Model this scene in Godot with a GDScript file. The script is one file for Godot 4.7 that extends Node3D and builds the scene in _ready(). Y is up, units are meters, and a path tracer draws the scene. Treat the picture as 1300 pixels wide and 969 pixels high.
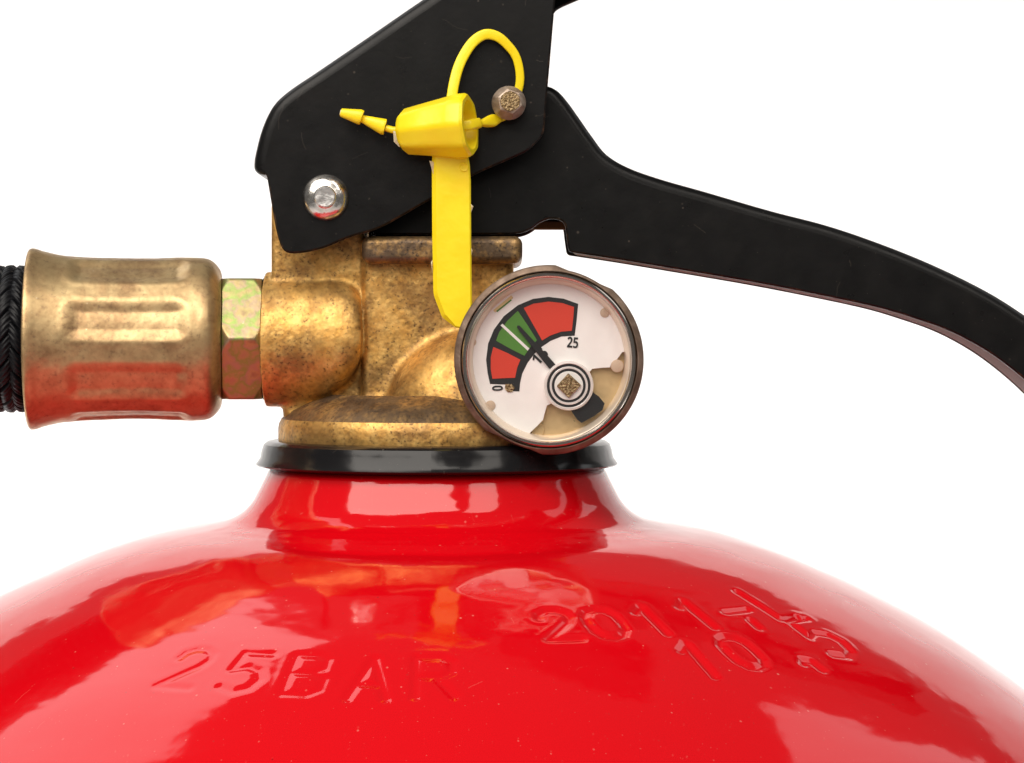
extends Node3D
# Close-up of the head of a red fire extinguisher before a white paper backdrop.
# Lengths are worked out in a fine unit of S metres: X to the right of the cylinder's axis, Y above eye level, Z towards the viewer.
const S := 0.00012
const H := 3600.0          # eye level above the table, in units
const D := 3000.0          # viewer to the cylinder's axis, in units
const EYE_X := 95.0

var rng := RandomNumberGenerator.new()
var mats := {}
var ext: Node3D

func v3(x: float, y: float, z: float) -> Vector3:
	return Vector3(x * S, (y + H) * S, z * S)

func at(px: float, py: float, z: float) -> Vector3:      # a measured point of the photograph at depth z, as a place in units
	var k := (D - z) / D
	return Vector3(EYE_X + (px - 650.0) * k, (440.0 - py) * k, z)

func W(p: Vector3) -> Vector3:
	return v3(p.x, p.y, p.z)

# ------------------------------------------------------------------ scene graph helpers
func numbered(parent: Node, called: String) -> String:
	if not parent.has_node(called):
		return called
	var k := 1
	while parent.has_node("%s_%03d" % [called, k]):
		k += 1
	return "%s_%03d" % [called, k]

func thing(called: String, label: String, category: String, where := Vector3.ZERO) -> Node3D:
	var o := Node3D.new()
	o.name = numbered(self, called)
	add_child(o, true)
	o.position = where
	o.set_meta("label", label)
	o.set_meta("category", category)
	return o

func part(called: String, m: Mesh, mat: Material, parent: Node3D, xf := Transform3D()) -> MeshInstance3D:
	var o := MeshInstance3D.new()
	o.name = numbered(parent, called)
	o.mesh = m
	o.material_override = mat
	parent.add_child(o, true)
	o.transform = xf
	return o

# ------------------------------------------------------------------ mesh helpers
func tri(st: SurfaceTool, a: Vector3, b: Vector3, c: Vector3, hint: Vector3) -> void:
	if (c - a).cross(b - a).dot(hint) < 0.0:
		var t := b; b = c; c = t
	st.add_vertex(a); st.add_vertex(b); st.add_vertex(c)

func quad(st: SurfaceTool, a: Vector3, b: Vector3, c: Vector3, d: Vector3, hint: Vector3) -> void:
	tri(st, a, b, c, hint)
	tri(st, a, c, d, hint)

func start() -> SurfaceTool:
	var st := SurfaceTool.new()
	st.begin(Mesh.PRIMITIVE_TRIANGLES)
	st.set_smooth_group(0)
	return st

func done(st: SurfaceTool) -> ArrayMesh:
	st.generate_normals()
	return st.commit()

# profile: Vector2(radius, height); axis is +Y of xf; sharp turns of the profile stay sharp
func lathe(prof: Array, segs: int, xf := Transform3D(), sharp := 32.0, st: SurfaceTool = null) -> SurfaceTool:
	if st == null:
		st = start()
	var group := 1
	for i in prof.size() - 1:
		var a: Vector2 = prof[i]
		var b: Vector2 = prof[i + 1]
		if i > 0:
			var q: Vector2 = a - prof[i - 1]
			if absf(rad_to_deg(q.angle_to(b - a))) > sharp:
				group += 1
		st.set_smooth_group(group)
		var nn := Vector2(b.y - a.y, -(b.x - a.x))       # to the right of travel
		for k in segs:
			var t0 := TAU * k / segs
			var t1 := TAU * (k + 1) / segs
			var d0 := Vector3(sin(t0), 0, cos(t0))
			var d1 := Vector3(sin(t1), 0, cos(t1))
			var dm := (d0 + d1) * 0.5
			var hint := xf.basis * (dm * nn.x + Vector3(0, nn.y, 0))
			var p0 := xf * (d0 * a.x + Vector3(0, a.y, 0))
			var p1 := xf * (d1 * a.x + Vector3(0, a.y, 0))
			var p2 := xf * (d1 * b.x + Vector3(0, b.y, 0))
			var p3 := xf * (d0 * b.x + Vector3(0, b.y, 0))
			if a.x > 0.0:
				tri(st, p0, p1, p2, hint)
			if b.x > 0.0:
				tri(st, p0, p2, p3, hint)
	return st

# a smooth sheet of points, rows by columns
func sheet(rows: Array, out: Vector3, flip := false) -> ArrayMesh:
	var nr := rows.size()
	var nc: int = rows[0].size()
	var pos := PackedVector3Array()
	for r in rows:
		pos.append_array(r)
	var nor := PackedVector3Array()
	nor.resize(pos.size())
	var idx := PackedInt32Array()
	var m := nr / 2 * nc + nc / 2
	var first := (pos[m + 1] - pos[m]).cross(pos[m + nc] - pos[m])
	var ccw := (first.dot(out) > 0.0) != flip           # (right x down) points out
	for i in nr - 1:
		for j in nc - 1:
			var a := i * nc + j
			var b := a + 1
			var c := a + nc
			var d := c + 1
			var n := (pos[d] - pos[a]).cross(pos[c] - pos[b])
			if not ccw:
				n = -n
			nor[a] += n; nor[b] += n; nor[c] += n; nor[d] += n
			if ccw:
				idx.append_array([a, d, b, a, c, d])
			else:
				idx.append_array([a, b, d, a, d, c])
	if rows[0][0].is_equal_approx(rows[0][nc - 1]):     # closed round: share the seam's normals
		for i in nr:
			var s := nor[i * nc] + nor[i * nc + nc - 1]
			nor[i * nc] = s; nor[i * nc + nc - 1] = s
	for i in nor.size():
		nor[i] = nor[i].normalized()
	var arr := []
	arr.resize(Mesh.ARRAY_MAX)
	arr[Mesh.ARRAY_VERTEX] = pos
	arr[Mesh.ARRAY_NORMAL] = nor
	arr[Mesh.ARRAY_INDEX] = idx
	var am := ArrayMesh.new()
	am.add_surface_from_arrays(Mesh.PRIMITIVE_TRIANGLES, arr)
	return am

# corners [x, y, radius] -> outline with the corners rounded
func rounded(pts: Array) -> PackedVector2Array:
	var out := PackedVector2Array()
	var n := pts.size()
	for i in n:
		var p := Vector2(pts[i][0], pts[i][1])
		var r: float = pts[i][2] if pts[i].size() > 2 else 0.0
		if r <= 0.0:
			out.append(p)
			continue
		var a := Vector2(pts[(i + n - 1) % n][0], pts[(i + n - 1) % n][1])
		var b := Vector2(pts[(i + 1) % n][0], pts[(i + 1) % n][1])
		var l := minf(r, 0.45 * minf(p.distance_to(a), p.distance_to(b)))
		var s := p + (a - p).normalized() * l
		var e := p + (b - p).normalized() * l
		for k in 7:
			var t := k / 6.0
			out.append(s.lerp(p, t).lerp(p.lerp(e, t), t))
	return out

# open polyline made smooth
func curve(pts: Array, step := 6.0) -> Array:
	var c := Curve3D.new()
	c.bake_interval = step
	for i in pts.size():
		var a: Vector3 = pts[maxi(i - 1, 0)]
		var b: Vector3 = pts[mini(i + 1, pts.size() - 1)]
		var p: Vector3 = pts[i]
		var tan_ := (b - a).normalized()
		var li := p.distance_to(a) / 3.0
		var lo := p.distance_to(b) / 3.0
		c.add_point(p, -tan_ * li, tan_ * lo)
	return Array(c.get_baked_points())

# a flat plate lying across Z with chamfered rim; bevels: one per outline point (0 = butt edge)
func plate(outline: PackedVector2Array, z0: float, z1: float, bevel: float, bevels := PackedFloat32Array(), rim: SurfaceTool = null) -> SurfaceTool:
	var st := start()
	if rim == null:
		rim = st
	var poly := outline
	var n := poly.size()
	var area := 0.0
	for i in n:
		area += poly[i].cross(poly[(i + 1) % n])
	var sgn := signf(area)
	var inset := PackedVector2Array()
	var push := PackedVector2Array()
	for i in n:
		var a := (poly[i] - poly[(i + n - 1) % n]).normalized()
		var b := (poly[(i + 1) % n] - poly[i]).normalized()
		var na := Vector2(-a.y, a.x) * sgn
		var nb := Vector2(-b.y, b.x) * sgn
		var m := (na + nb)
		m = m.normalized() if m.length() > 0.01 else na
		var f := 1.0 / maxf(0.55, m.dot(na))
		push.append(m)
		inset.append(poly[i] + m * f * (bevel if bevels.is_empty() else bevels[i]))
	var idx := Geometry2D.triangulate_polygon(inset)
	for side in [1.0, -1.0]:
		var zc: float = z1 if side > 0 else z0
		st.set_smooth_group(4294967295)
		for k in range(0, idx.size(), 3):
			var q := []
			for e in 3:
				q.append(v3(inset[idx[k + e]].x, inset[idx[k + e]].y, zc))
			tri(st, q[0], q[1], q[2], Vector3(0, 0, side))
		for i in n:
			var j := (i + 1) % n
			var bi: float = bevel if bevels.is_empty() else bevels[i]
			var bj: float = bevel if bevels.is_empty() else bevels[j]
			if bi <= 0.0 and bj <= 0.0:
				continue
			rim.set_smooth_group(21 if side > 0 else 22)
			var mm := -(push[i] + push[j])
			quad(rim, v3(inset[i].x, inset[i].y, zc), v3(inset[j].x, inset[j].y, zc), v3(poly[j].x, poly[j].y, zc - side * bj), v3(poly[i].x, poly[i].y, zc - side * bi), Vector3(mm.x, mm.y, side * 2.0))
	for i in n:
		var j := (i + 1) % n
		var bi: float = bevel if bevels.is_empty() else bevels[i]
		var bj: float = bevel if bevels.is_empty() else bevels[j]
		rim.set_smooth_group(23)
		var mm := -(push[i] + push[j])
		quad(rim, v3(poly[i].x, poly[i].y, z1 - bi), v3(poly[j].x, poly[j].y, z1 - bj), v3(poly[j].x, poly[j].y, z0 + bj), v3(poly[i].x, poly[i].y, z0 + bi), Vector3(mm.x, mm.y, 0))
	return st

# the folded top of a sheet-metal channel along an open curve (units); reach: how far the fold comes down each side
func fold(top: PackedVector2Array, inner: PackedVector2Array, w: float, t: float) -> ArrayMesh:
	var st := start()
	var n := top.size()
	for layer in 2:
		var rows := []
		for i in n:
			var d := inner[i] - top[i]
			var reach := d.length()
			d /= reach
			var rad := reach
			var ww := w
			var tp := top[i]
			if layer == 1:
				rad = reach - t
				ww = w - t
				tp = top[i] + d * t
			var row := PackedVector3Array()
			for side in [1.0, -1.0]:
				for k in 9:
					var a := PI / 2 * k / 8.0
					var down: float = rad * (1.0 - sin(a)) if side > 0 else rad * (1.0 - cos(a))
					var out: float = ww - rad + rad * cos(a) if side > 0 else ww - rad + rad * sin(a)
					var p := tp + d * down
					row.append(v3(p.x, p.y, side * out))
			rows.append(row)
		st.set_smooth_group(layer + 1)
		for i in n - 1:
			for j in rows[i].size() - 1:
				var c: Vector3 = (rows[i][0] + rows[i][rows[i].size() - 1] + rows[i + 1][0] + rows[i + 1][rows[i].size() - 1]) * 0.25
				var m: Vector3 = (rows[i][j] + rows[i + 1][j + 1]) * 0.5 - c
				if m.length() < 1e-7:
					m = v3(top[i].x, top[i].y, 0) - v3(inner[i].x, inner[i].y, 0)
				var dd := top[i] - inner[i]
				m = m + Vector3(dd.x, dd.y, 0) * S * 0.3
				quad(st, rows[i][j], rows[i + 1][j], rows[i + 1][j + 1], rows[i][j + 1], m if layer == 0 else -m)
		if layer == 0:
			set_meta("fold_rows", rows)
		else:
			var o: Array = get_meta("fold_rows")
			remove_meta("fold_rows")
			for e in [0, n - 1]:
				st.set_smooth_group(5 + e % 2)
				var f: int = 1 if e == 0 else n - 2
				var away: Vector3 = o[e][9] - o[f][9]
				for j in rows[e].size() - 1:
					quad(st, o[e][j], o[e][j + 1], rows[e][j + 1], rows[e][j], away)
	return done(st)

# a bar of elliptic section along points; size per point Vector2(across in the picture plane, along Z)
func bar(pts: Array, sizes: Array, st: SurfaceTool = null, segs := 12, power := 1.0) -> SurfaceTool:
	if st == null:
		st = start()
	var rings := []
	for i in pts.size():
		var a: Vector3 = pts[maxi(i - 1, 0)]
		var b: Vector3 = pts[mini(i + 1, pts.size() - 1)]
		var tn := (b - a).normalized()
		var side := tn.cross(Vector3(0, 0, 1)).normalized()
		var up := side.cross(tn).normalized()
		var r := PackedVector3Array()
		for k in segs:
			var t := TAU * k / segs
			var c := signf(cos(t)) * pow(absf(cos(t)), power)
			var s := signf(sin(t)) * pow(absf(sin(t)), power)
			r.append(W(pts[i] + side * c * sizes[i].x + up * s * sizes[i].y))
		rings.append(r)
	st.set_smooth_group(1)
	for i in pts.size() - 1:
		var c0 := (W(pts[i]) + W(pts[i + 1])) * 0.5
		for k in segs:
			var l := (k + 1) % segs
			quad(st, rings[i][k], rings[i][l], rings[i + 1][l], rings[i + 1][k], (rings[i][k] + rings[i + 1][l]) * 0.5 - c0)
	for e in [0, pts.size() - 1]:
		st.set_smooth_group(2 + e % 2)
		var f: int = 1 if e == 0 else pts.size() - 2
		for k in segs:
			tri(st, W(pts[e]), rings[e][k], rings[e][(k + 1) % segs], W(pts[e]) - W(pts[f]))
	return st

# ------------------------------------------------------------------ materials
func noise_tex(seed_: int, freq: float, ramp: Array, octaves := 4, kind := FastNoiseLite.TYPE_SIMPLEX_SMOOTH, size := 512) -> NoiseTexture2D:
	var n := FastNoiseLite.new()
	n.seed = seed_
	n.noise_type = kind
	n.frequency = freq
	n.fractal_octaves = octaves
	n.fractal_type = FastNoiseLite.FRACTAL_FBM if octaves > 1 else FastNoiseLite.FRACTAL_NONE
	var t := NoiseTexture2D.new()
	t.width = size
	t.height = size
	t.seamless = true
	t.noise = n
	if not ramp.is_empty():
		var g := Gradient.new()
		var offs := PackedFloat32Array()
		var cols := PackedColorArray()
		for r in ramp:
			offs.append(r[0])
			cols.append(r[1])
		g.offsets = offs
		g.colors = cols
		t.color_ramp = g
	return t

func lin(r: float, g: float, b: float) -> Color:
	return Color(r, g, b).linear_to_srgb()

func grey(v: float) -> Color:
	return Color(v, v, v)

# scattered specks and hairs: dust that lies on the thing
func dust(seed_: int, specks: int, hairs: int, tone: Color, strength: float, base := 0.0, other := Color.TRANSPARENT) -> ImageTexture:
	var r := RandomNumberGenerator.new()
	r.seed = seed_
	var im := Image.create(1024, 1024, false, Image.FORMAT_RGBA8)
	im.fill(Color(tone.r, tone.g, tone.b, base))
	for i in specks:
		var x := r.randi_range(0, 1023)
		var y := r.randi_range(0, 1023)
		var rad := 0.4 + 2.0 * pow(r.randf(), 7.0)
		var al := strength * r.randf_range(0.25, 1.0)
		var here := other if other.a > 0.0 and r.randf() < 0.35 else tone
		for dx in range(-3, 4):
			for dy in range(-3, 4):
				var d := sqrt(dx * dx + dy * dy)
				var a := al * clampf(rad + 0.5 - d, 0.0, 1.0)
				if a > 0.0:
					var q := Vector2i(posmod(x + dx, 1024), posmod(y + dy, 1024))
					im.set_pixelv(q, Color(here.r, here.g, here.b, maxf(a, im.get_pixelv(q).a)))
	for i in hairs:
		var p := Vector2(r.randf() * 1024, r.randf() * 1024)
		var ang := r.randf() * TAU
		var al := strength * r.randf_range(0.1, 0.45)
		for k in r.randi_range(8, 46):
			ang += r.randf_range(-0.12, 0.12)
			p += Vector2(cos(ang), sin(ang))
			im.set_pixelv(Vector2i(posmod(int(p.x), 1024), posmod(int(p.y), 1024)), Color(tone.r, tone.g, tone.b, al))
	return ImageTexture.create_from_image(im)

# mottled metal: clean tone, brown patina in patches, fine dark pits and scratches
func tarnish(seed_: int, clean: Color, warm: Color, brown: Color, pit: Color, amount: float, pits: float, size := 640) -> ImageTexture:
	var layers := []
	for q in [[0.006, 3], [0.02, 4], [0.075, 3], [0.03, 2], [0.16, 2]]:
		var n := FastNoiseLite.new()
		n.seed = seed_ + layers.size() * 7
		n.noise_type = FastNoiseLite.TYPE_SIMPLEX_SMOOTH
		n.frequency = q[0]
		n.fractal_octaves = q[1]
		layers.append(n.get_seamless_image(size, size).get_data())
	var a: PackedByteArray = layers[0]
	var b: PackedByteArray = layers[1]
	var c: PackedByteArray = layers[2]
	var d: PackedByteArray = layers[3]
	var f: PackedByteArray = layers[4]
	var out := PackedByteArray()
	out.resize(size * size * 3)
	for i in size * size:
		var big := a[i] / 255.0
		var mid := b[i] / 255.0
		var fine := c[i] / 255.0
		var grain := f[i] / 255.0
		var k := clean.lerp(warm, clampf(mid * 1.3 - 0.15 + (grain - 0.5) * 0.25, 0.0, 1.0))
		k = k.lerp(brown, clampf((big * 0.55 + mid * 0.3 + fine * 0.35 - 0.62 + amount * 0.3) * 2.6, 0.0, 1.0) * amount)
		var p := clampf((fine * 0.6 + grain * 0.4 - 0.60) * 9.0, 0.0, 1.0) * clampf((d[i] / 255.0 * 0.7 + big * 0.3 - 0.42) * 5.0, 0.0, 1.0)
		k = k.lerp(pit, p * pits)
		k = k.linear_to_srgb()
		out[i * 3] = int(clampf(k.r, 0, 1) * 255.0)
		out[i * 3 + 1] = int(clampf(k.g, 0, 1) * 255.0)
		out[i * 3 + 2] = int(clampf(k.b, 0, 1) * 255.0)
	return ImageTexture.create_from_image(Image.create_from_data(size, size, false, Image.FORMAT_RGB8, out))

func base_mat(called: String, col: Color, rough: float, metal := 0.0) -> StandardMaterial3D:
	var m := StandardMaterial3D.new()
	m.resource_name = called
	m.albedo_color = col
	m.roughness = rough
	m.metallic = metal
	return m

func tri_map(m: StandardMaterial3D, scale: float, scale2 := 0.0) -> void:
	m.uv1_triplanar = true
	m.uv1_world_triplanar = true
	m.uv1_scale = Vector3.ONE * scale
	m.uv1_triplanar_sharpness = 4.0
	if scale2 > 0.0:
		m.uv2_triplanar = true
		m.uv2_world_triplanar = true
		m.uv2_scale = Vector3.ONE * scale2
		m.uv2_triplanar_sharpness = 4.0

func add_detail(m: StandardMaterial3D, t: Texture2D, mode := BaseMaterial3D.BLEND_MODE_MIX) -> void:
	m.detail_enabled = true
	m.detail_albedo = t
	m.detail_blend_mode = mode
	m.detail_uv_layer = BaseMaterial3D.DETAIL_UV_2

func make_materials() -> void:
	# red enamel
	var m := base_mat("red_enamel", lin(0.63, 0.0016, 0.0062), 0.07)
	m.metallic_specular = 0.52
	tri_map(m, 14.0, 15.0)
	m.heightmap_enabled = true
	m.heightmap_texture = noise_tex(3, 0.03, [], 3)
	m.heightmap_scale = 0.0006
	add_detail(m, dust(11, 900, 12, Color(0.93, 0.66, 0.6), 0.5, 0.0, Color(0.16, 0.012, 0.012)))
	mats.red = m
	# black stoved paint of the levers
	m = base_mat("black_paint", lin(0.0075, 0.0073, 0.0076), 0.36)
	tri_map(m, 30.0, 11.0)
	m.roughness_texture = noise_tex(5, 0.012, [[0.0, grey(0.26)], [1.0, grey(0.40)]])
	m.roughness = 1.0
	m.metallic_specular = 0.32
	m.heightmap_enabled = true
	m.heightmap_texture = noise_tex(6, 0.05, [], 3)
	m.heightmap_scale = 0.0008
	add_detail(m, dust(12, 520, 60, Color(0.40, 0.37, 0.34), 0.55))
	m.albedo_color = Color.WHITE
	m.albedo_texture = noise_tex(7, 0.009, [[0.0, lin(0.0048, 0.0047, 0.005)], [0.55, lin(0.006, 0.0059, 0.0061)], [1.0, lin(0.0085, 0.008, 0.0078)]], 5)
	mats.black = m
	m = m.duplicate()
	m.resource_name = "rubbed_black_edge"
	m.albedo_texture = noise_tex(9, 0.03, [[0.0, lin(0.0075, 0.0073, 0.0076)], [0.56, lin(0.009, 0.008, 0.0076)], [0.66, lin(0.04, 0.022, 0.014)], [0.8, lin(0.075, 0.04, 0.024)], [1.0, lin(0.16, 0.12, 0.1)]], 5)
	mats.worn = m
	# moulded rubber collar
	m = base_mat("black_rubber", lin(0.008, 0.008, 0.009), 0.17)
	m.metallic_specular = 0.4
	tri_map(m, 20.0, 12.0)
	m.heightmap_enabled = true
	m.heightmap_texture = noise_tex(8, 0.012, [], 3)
	m.heightmap_scale = 0.008
	add_detail(m, dust(13, 700, 60, Color(0.5, 0.48, 0.45), 0.45))
	mats.rubber = m
	# cast brass with brown patina
	m = base_mat("old_brass", Color.WHITE, 1.0, 1.0)
	tri_map(m, 26.0, 34.0)
	m.albedo_texture = tarnish(21, Color(0.82, 0.52, 0.17), Color(0.72, 0.38, 0.085), Color(0.22, 0.12, 0.05), Color(0.07, 0.04, 0.022), 0.72, 0.75)
	m.metallic_texture = noise_tex(22, 0.02, [[0.0, grey(0.55)], [0.6, grey(0.8)], [1.0, grey(0.9)]])
	m.roughness_texture = noise_tex(23, 0.03, [[0.0, grey(0.62)], [0.5, grey(0.5)], [1.0, grey(0.38)]])
	m.heightmap_enabled = true
	m.heightmap_texture = noise_tex(24, 0.05, [], 5)
	m.heightmap_scale = 0.006
	mats.brass = m
	# darker, dirtier brass (flange, ledge)
	m = m.duplicate()
	m.resource_name = "grimy_brass"
	m.albedo_texture = tarnish(26, Color(0.50, 0.31, 0.12), Color(0.36, 0.21, 0.08), Color(0.13, 0.09, 0.06), Color(0.05, 0.038, 0.03), 0.95, 0.9)
	mats.grimy = m
	# yellow passivated steel (hose ferrule, hex nut)
	m = base_mat("passivated_steel", Color.WHITE, 1.0, 0.8)
	tri_map(m, 22.0, 55.0)
	m.albedo_texture = tarnish(31, Color(0.64, 0.47, 0.24), Color(0.54, 0.365, 0.18), Color(0.30, 0.165, 0.08), Color(0.2, 0.13, 0.09), 0.55, 0.4)
	m.roughness_texture = noise_tex(32, 0.02, [[0.0, grey(0.48)], [1.0, grey(0.35)]])
	m.heightmap_enabled = true
	m.heightmap_texture = noise_tex(33, 0.05, [], 4)
	m.heightmap_scale = 0.003
	add_detail(m, dust(16, 500, 40, Color(0.92, 0.86, 0.74), 0.45))
	m.uv2_scale = Vector3.ONE * 18.0
	mats.zinc = m
	m = m.duplicate()
	m.resource_name = "mottled_passivated_steel"
	m.albedo_texture = noise_tex(35, 0.02, [[0.0, lin(0.28, 0.18, 0.12)], [0.3, lin(0.48, 0.38, 0.17)], [0.45, lin(0.44, 0.32, 0.22)], [0.6, lin(0.29, 0.40, 0.11)], [0.75, lin(0.44, 0.36, 0.16)], [1.0, lin(0.44, 0.28, 0.2)]], 4)
	mats.nut = m
	m = base_mat("black_thread", lin(0.006, 0.0063, 0.008), 0.42)
	m.metallic_specular = 0.34
	tri_map(m, 40.0, 20.0)
	add_detail(m, dust(14, 300, 20, Color(0.5, 0.48, 0.45), 0.5))
	mats.thread = m
	mats.shade_rubber = base_mat("dark_rubber", lin(0.008, 0.008, 0.008), 0.6)
	# gauge
	m = base_mat("browned_metal", Color.WHITE, 1.0, 0.75)
	tri_map(m, 40.0, 40.0)
	m.albedo_texture = noise_tex(41, 0.012, [[0.0, lin(0.11, 0.075, 0.055)], [0.5, lin(0.22, 0.155, 0.115)], [1.0, lin(0.36, 0.27, 0.21)]], 5)
	m.roughness_texture = noise_tex(42, 0.03, [[0.0, grey(0.68)], [1.0, grey(0.5)]])
	m.heightmap_enabled = true
	m.heightmap_texture = noise_tex(43, 0.05, [], 4)
	m.heightmap_scale = 0.004
	mats.browned = m
	mats.chrome = base_mat("bright_steel", lin(0.62, 0.56, 0.5), 0.16, 1.0)
	m = base_mat("polished_brass", lin(0.80, 0.57, 0.30), 0.3, 0.55)
	m.anisotropy_enabled = false
	tri_map(m, 60.0)
	m.roughness_texture = noise_tex(44, 0.03, [[0.0, grey(0.42)], [1.0, grey(0.26)]])
	m.roughness = 1.0
	mats.gold = m
	mats.wall = base_mat("pale_gilt_wall", lin(0.80, 0.70, 0.58), 0.3, 0.5)
	m = base_mat("white_dial", Color.WHITE, 0.42)
	tri_map(m, 60.0)
	m.albedo_texture = noise_tex(45, 0.006, [[0.0, lin(0.84, 0.80, 0.78)], [1.0, lin(0.90, 0.87, 0.85)]], 3)
	mats.dial = m
	mats.ink = base_mat("black_ink", lin(0.012, 0.012, 0.013), 0.45)
	mats.red_ink = base_mat("red_ink", lin(0.62, 0.045, 0.022), 0.45)
	mats.green_ink = base_mat("green_ink", lin(0.075, 0.22, 0.03), 0.45)
	mats.white_ink = base_mat("white_ink", lin(0.8, 0.78, 0.75), 0.45)
	m = base_mat("needle_black", lin(0.014, 0.014, 0.015), 0.4)
	mats.needle = m
	m = base_mat("worn_bronze", Color.WHITE, 0.5, 0.9)
	tri_map(m, 90.0)
	m.albedo_texture = noise_tex(46, 0.04, [[0.0, lin(0.06, 0.035, 0.015)], [0.45, lin(0.26, 0.18, 0.09)], [1.0, lin(0.62, 0.48, 0.3)]], 4)
	m.heightmap_enabled = true
	m.heightmap_texture = noise_tex(47, 0.05, [], 4)
	m.heightmap_scale = 0.012
	mats.bronze = m
	m = base_mat("clear_glass", Color(1, 1, 1, 0.0), 0.02)
	m.transparency = BaseMaterial3D.TRANSPARENCY_ALPHA
	mats.glass = m
	# seal
	m = base_mat("yellow_plastic", Color.WHITE, 0.36)
	tri_map(m, 30.0, 40.0)
	m.albedo_texture = noise_tex(51, 0.008, [[0.0, lin(0.99, 0.72, 0.006)], [1.0, lin(0.99, 0.82, 0.014)]], 3)
	m.heightmap_enabled = true
	m.heightmap_texture = noise_tex(52, 0.02, [], 3)
	m.heightmap_scale = 0.004
	m.subsurf_scatter_enabled = false
	add_detail(m, dust(15, 260, 6, Color(0.5, 0.3, 0.05), 0.45))
	mats.yellow = m
	mats.flash = base_mat("pale_plastic", lin(0.8, 0.72, 0.5), 0.4)
	mats.flash.backlight_enabled = true
	mats.flash.backlight = lin(0.6, 0.5, 0.3)
	# fixings
	m = base_mat("plated_steel", Color.WHITE, 1.0, 1.0)
	tri_map(m, 60.0, 60.0)
	m.albedo_texture = noise_tex(61, 0.02, [[0.0, lin(0.66, 0.62, 0.56)], [0.5, lin(0.84, 0.81, 0.77)], [1.0, lin(0.9, 0.88, 0.85)]], 4)
	m.roughness_texture = noise_tex(62, 0.03, [[0.0, grey(0.3)], [1.0, grey(0.16)]])
	m.heightmap_enabled = true
	m.heightmap_texture = noise_tex(63, 0.02, [], 3)
	m.heightmap_scale = 0.003
	mats.rivet = m
	m = m.duplicate()
	m.resource_name = "dull_steel"
	m.albedo_texture = noise_tex(64, 0.03, [[0.0, lin(0.42, 0.42, 0.41)], [1.0, lin(0.8, 0.8, 0.79)]], 4)
	m.heightmap_scale = 0.008
	m.metallic_texture = null
	m.metallic = 0.6
	mats.dull = m
	m = base_mat("rusty_plate", lin(0.16, 0.085, 0.04), 0.7, 0.4)
	mats.rust = m
	mats.tab = base_mat("tan_metal", lin(0.56, 0.42, 0.31), 0.6, 0.2)
	mats.bloom_tone = base_mat("pale_bloom_tone", lin(0.93, 0.90, 0.89), 0.45)  # bright bloom along the far flange, put into the colour
	m = mats.browned.duplicate()
	m.resource_name = "worn_pin_steel"
	m.albedo_texture = noise_tex(66, 0.02, [[0.0, lin(0.22, 0.15, 0.11)], [0.5, lin(0.42, 0.33, 0.26)], [1.0, lin(0.66, 0.56, 0.47)]], 5)
	mats.pin = m
	mats.hub = base_mat("pale_hub_metal", lin(0.86, 0.80, 0.77), 0.28, 0.35)
	# backdrop
	m = base_mat("white_paper", lin(0.86, 0.86, 0.86), 0.9)
	mats.paper = m

# ------------------------------------------------------------------ the red body
var profile: Array = []      # Vector2(radius, Y)
func body_profile() -> Array:
	var pts := [Vector2(196, -150), Vector2(208, -152), Vector2(213, -156), Vector2(216, -162), Vector2(220, -170), Vector2(226, -182), Vector2(234, -196), Vector2(245, -208), Vector2(260, -217), Vector2(279, -223), Vector2(312, -229), Vector2(349, -236), Vector2(390, -247), Vector2(440, -264), Vector2(491, -286), Vector2(542, -309), Vector2(593, -335), Vector2(643, -363), Vector2(694, -396), Vector2(745, -433), Vector2(790, -474), Vector2(826, -520), Vector2(850, -570), Vector2(864, -630), Vector2(868, -700)]
	var c := Curve2D.new()
	c.bake_interval = 3.2
	for i in pts.size():
		var a: Vector2 = pts[maxi(i - 1, 0)]
		var b: Vector2 = pts[mini(i + 1, pts.size() - 1)]
		var t := (b - a).normalized()
		c.add_point(pts[i], -t * pts[i].distance_to(a) / 3.0, t * pts[i].distance_to(b) / 3.0)
	return Array(c.get_baked_points())

func y_of(r: float) -> float:
	var lo := 0
	var hi := profile.size() - 1
	while hi - lo > 1:
		var mid := (lo + hi) / 2
		if profile[mid].x < r:
			lo = mid
		else:
			hi = mid
	var a: Vector2 = profile[lo]
	var b: Vector2 = profile[hi]
	return lerpf(a.y, b.y, clampf((r - a.x) / maxf(b.x - a.x, 0.001), 0, 1))

func on_dome(px: float, py: float) -> Vector2:           # (radius, angle round the axis; 0 faces the viewer)
	var lo := -600.0
	var z := 860.0
	while z > lo:
		var p := at(px, py, z)
		var r := Vector2(p.x, p.z).length()
		if r < 850.0 and p.y < y_of(r):
			return Vector2(r, atan2(p.x, p.z))
		z -= 1.0
	return Vector2.ZERO

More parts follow.
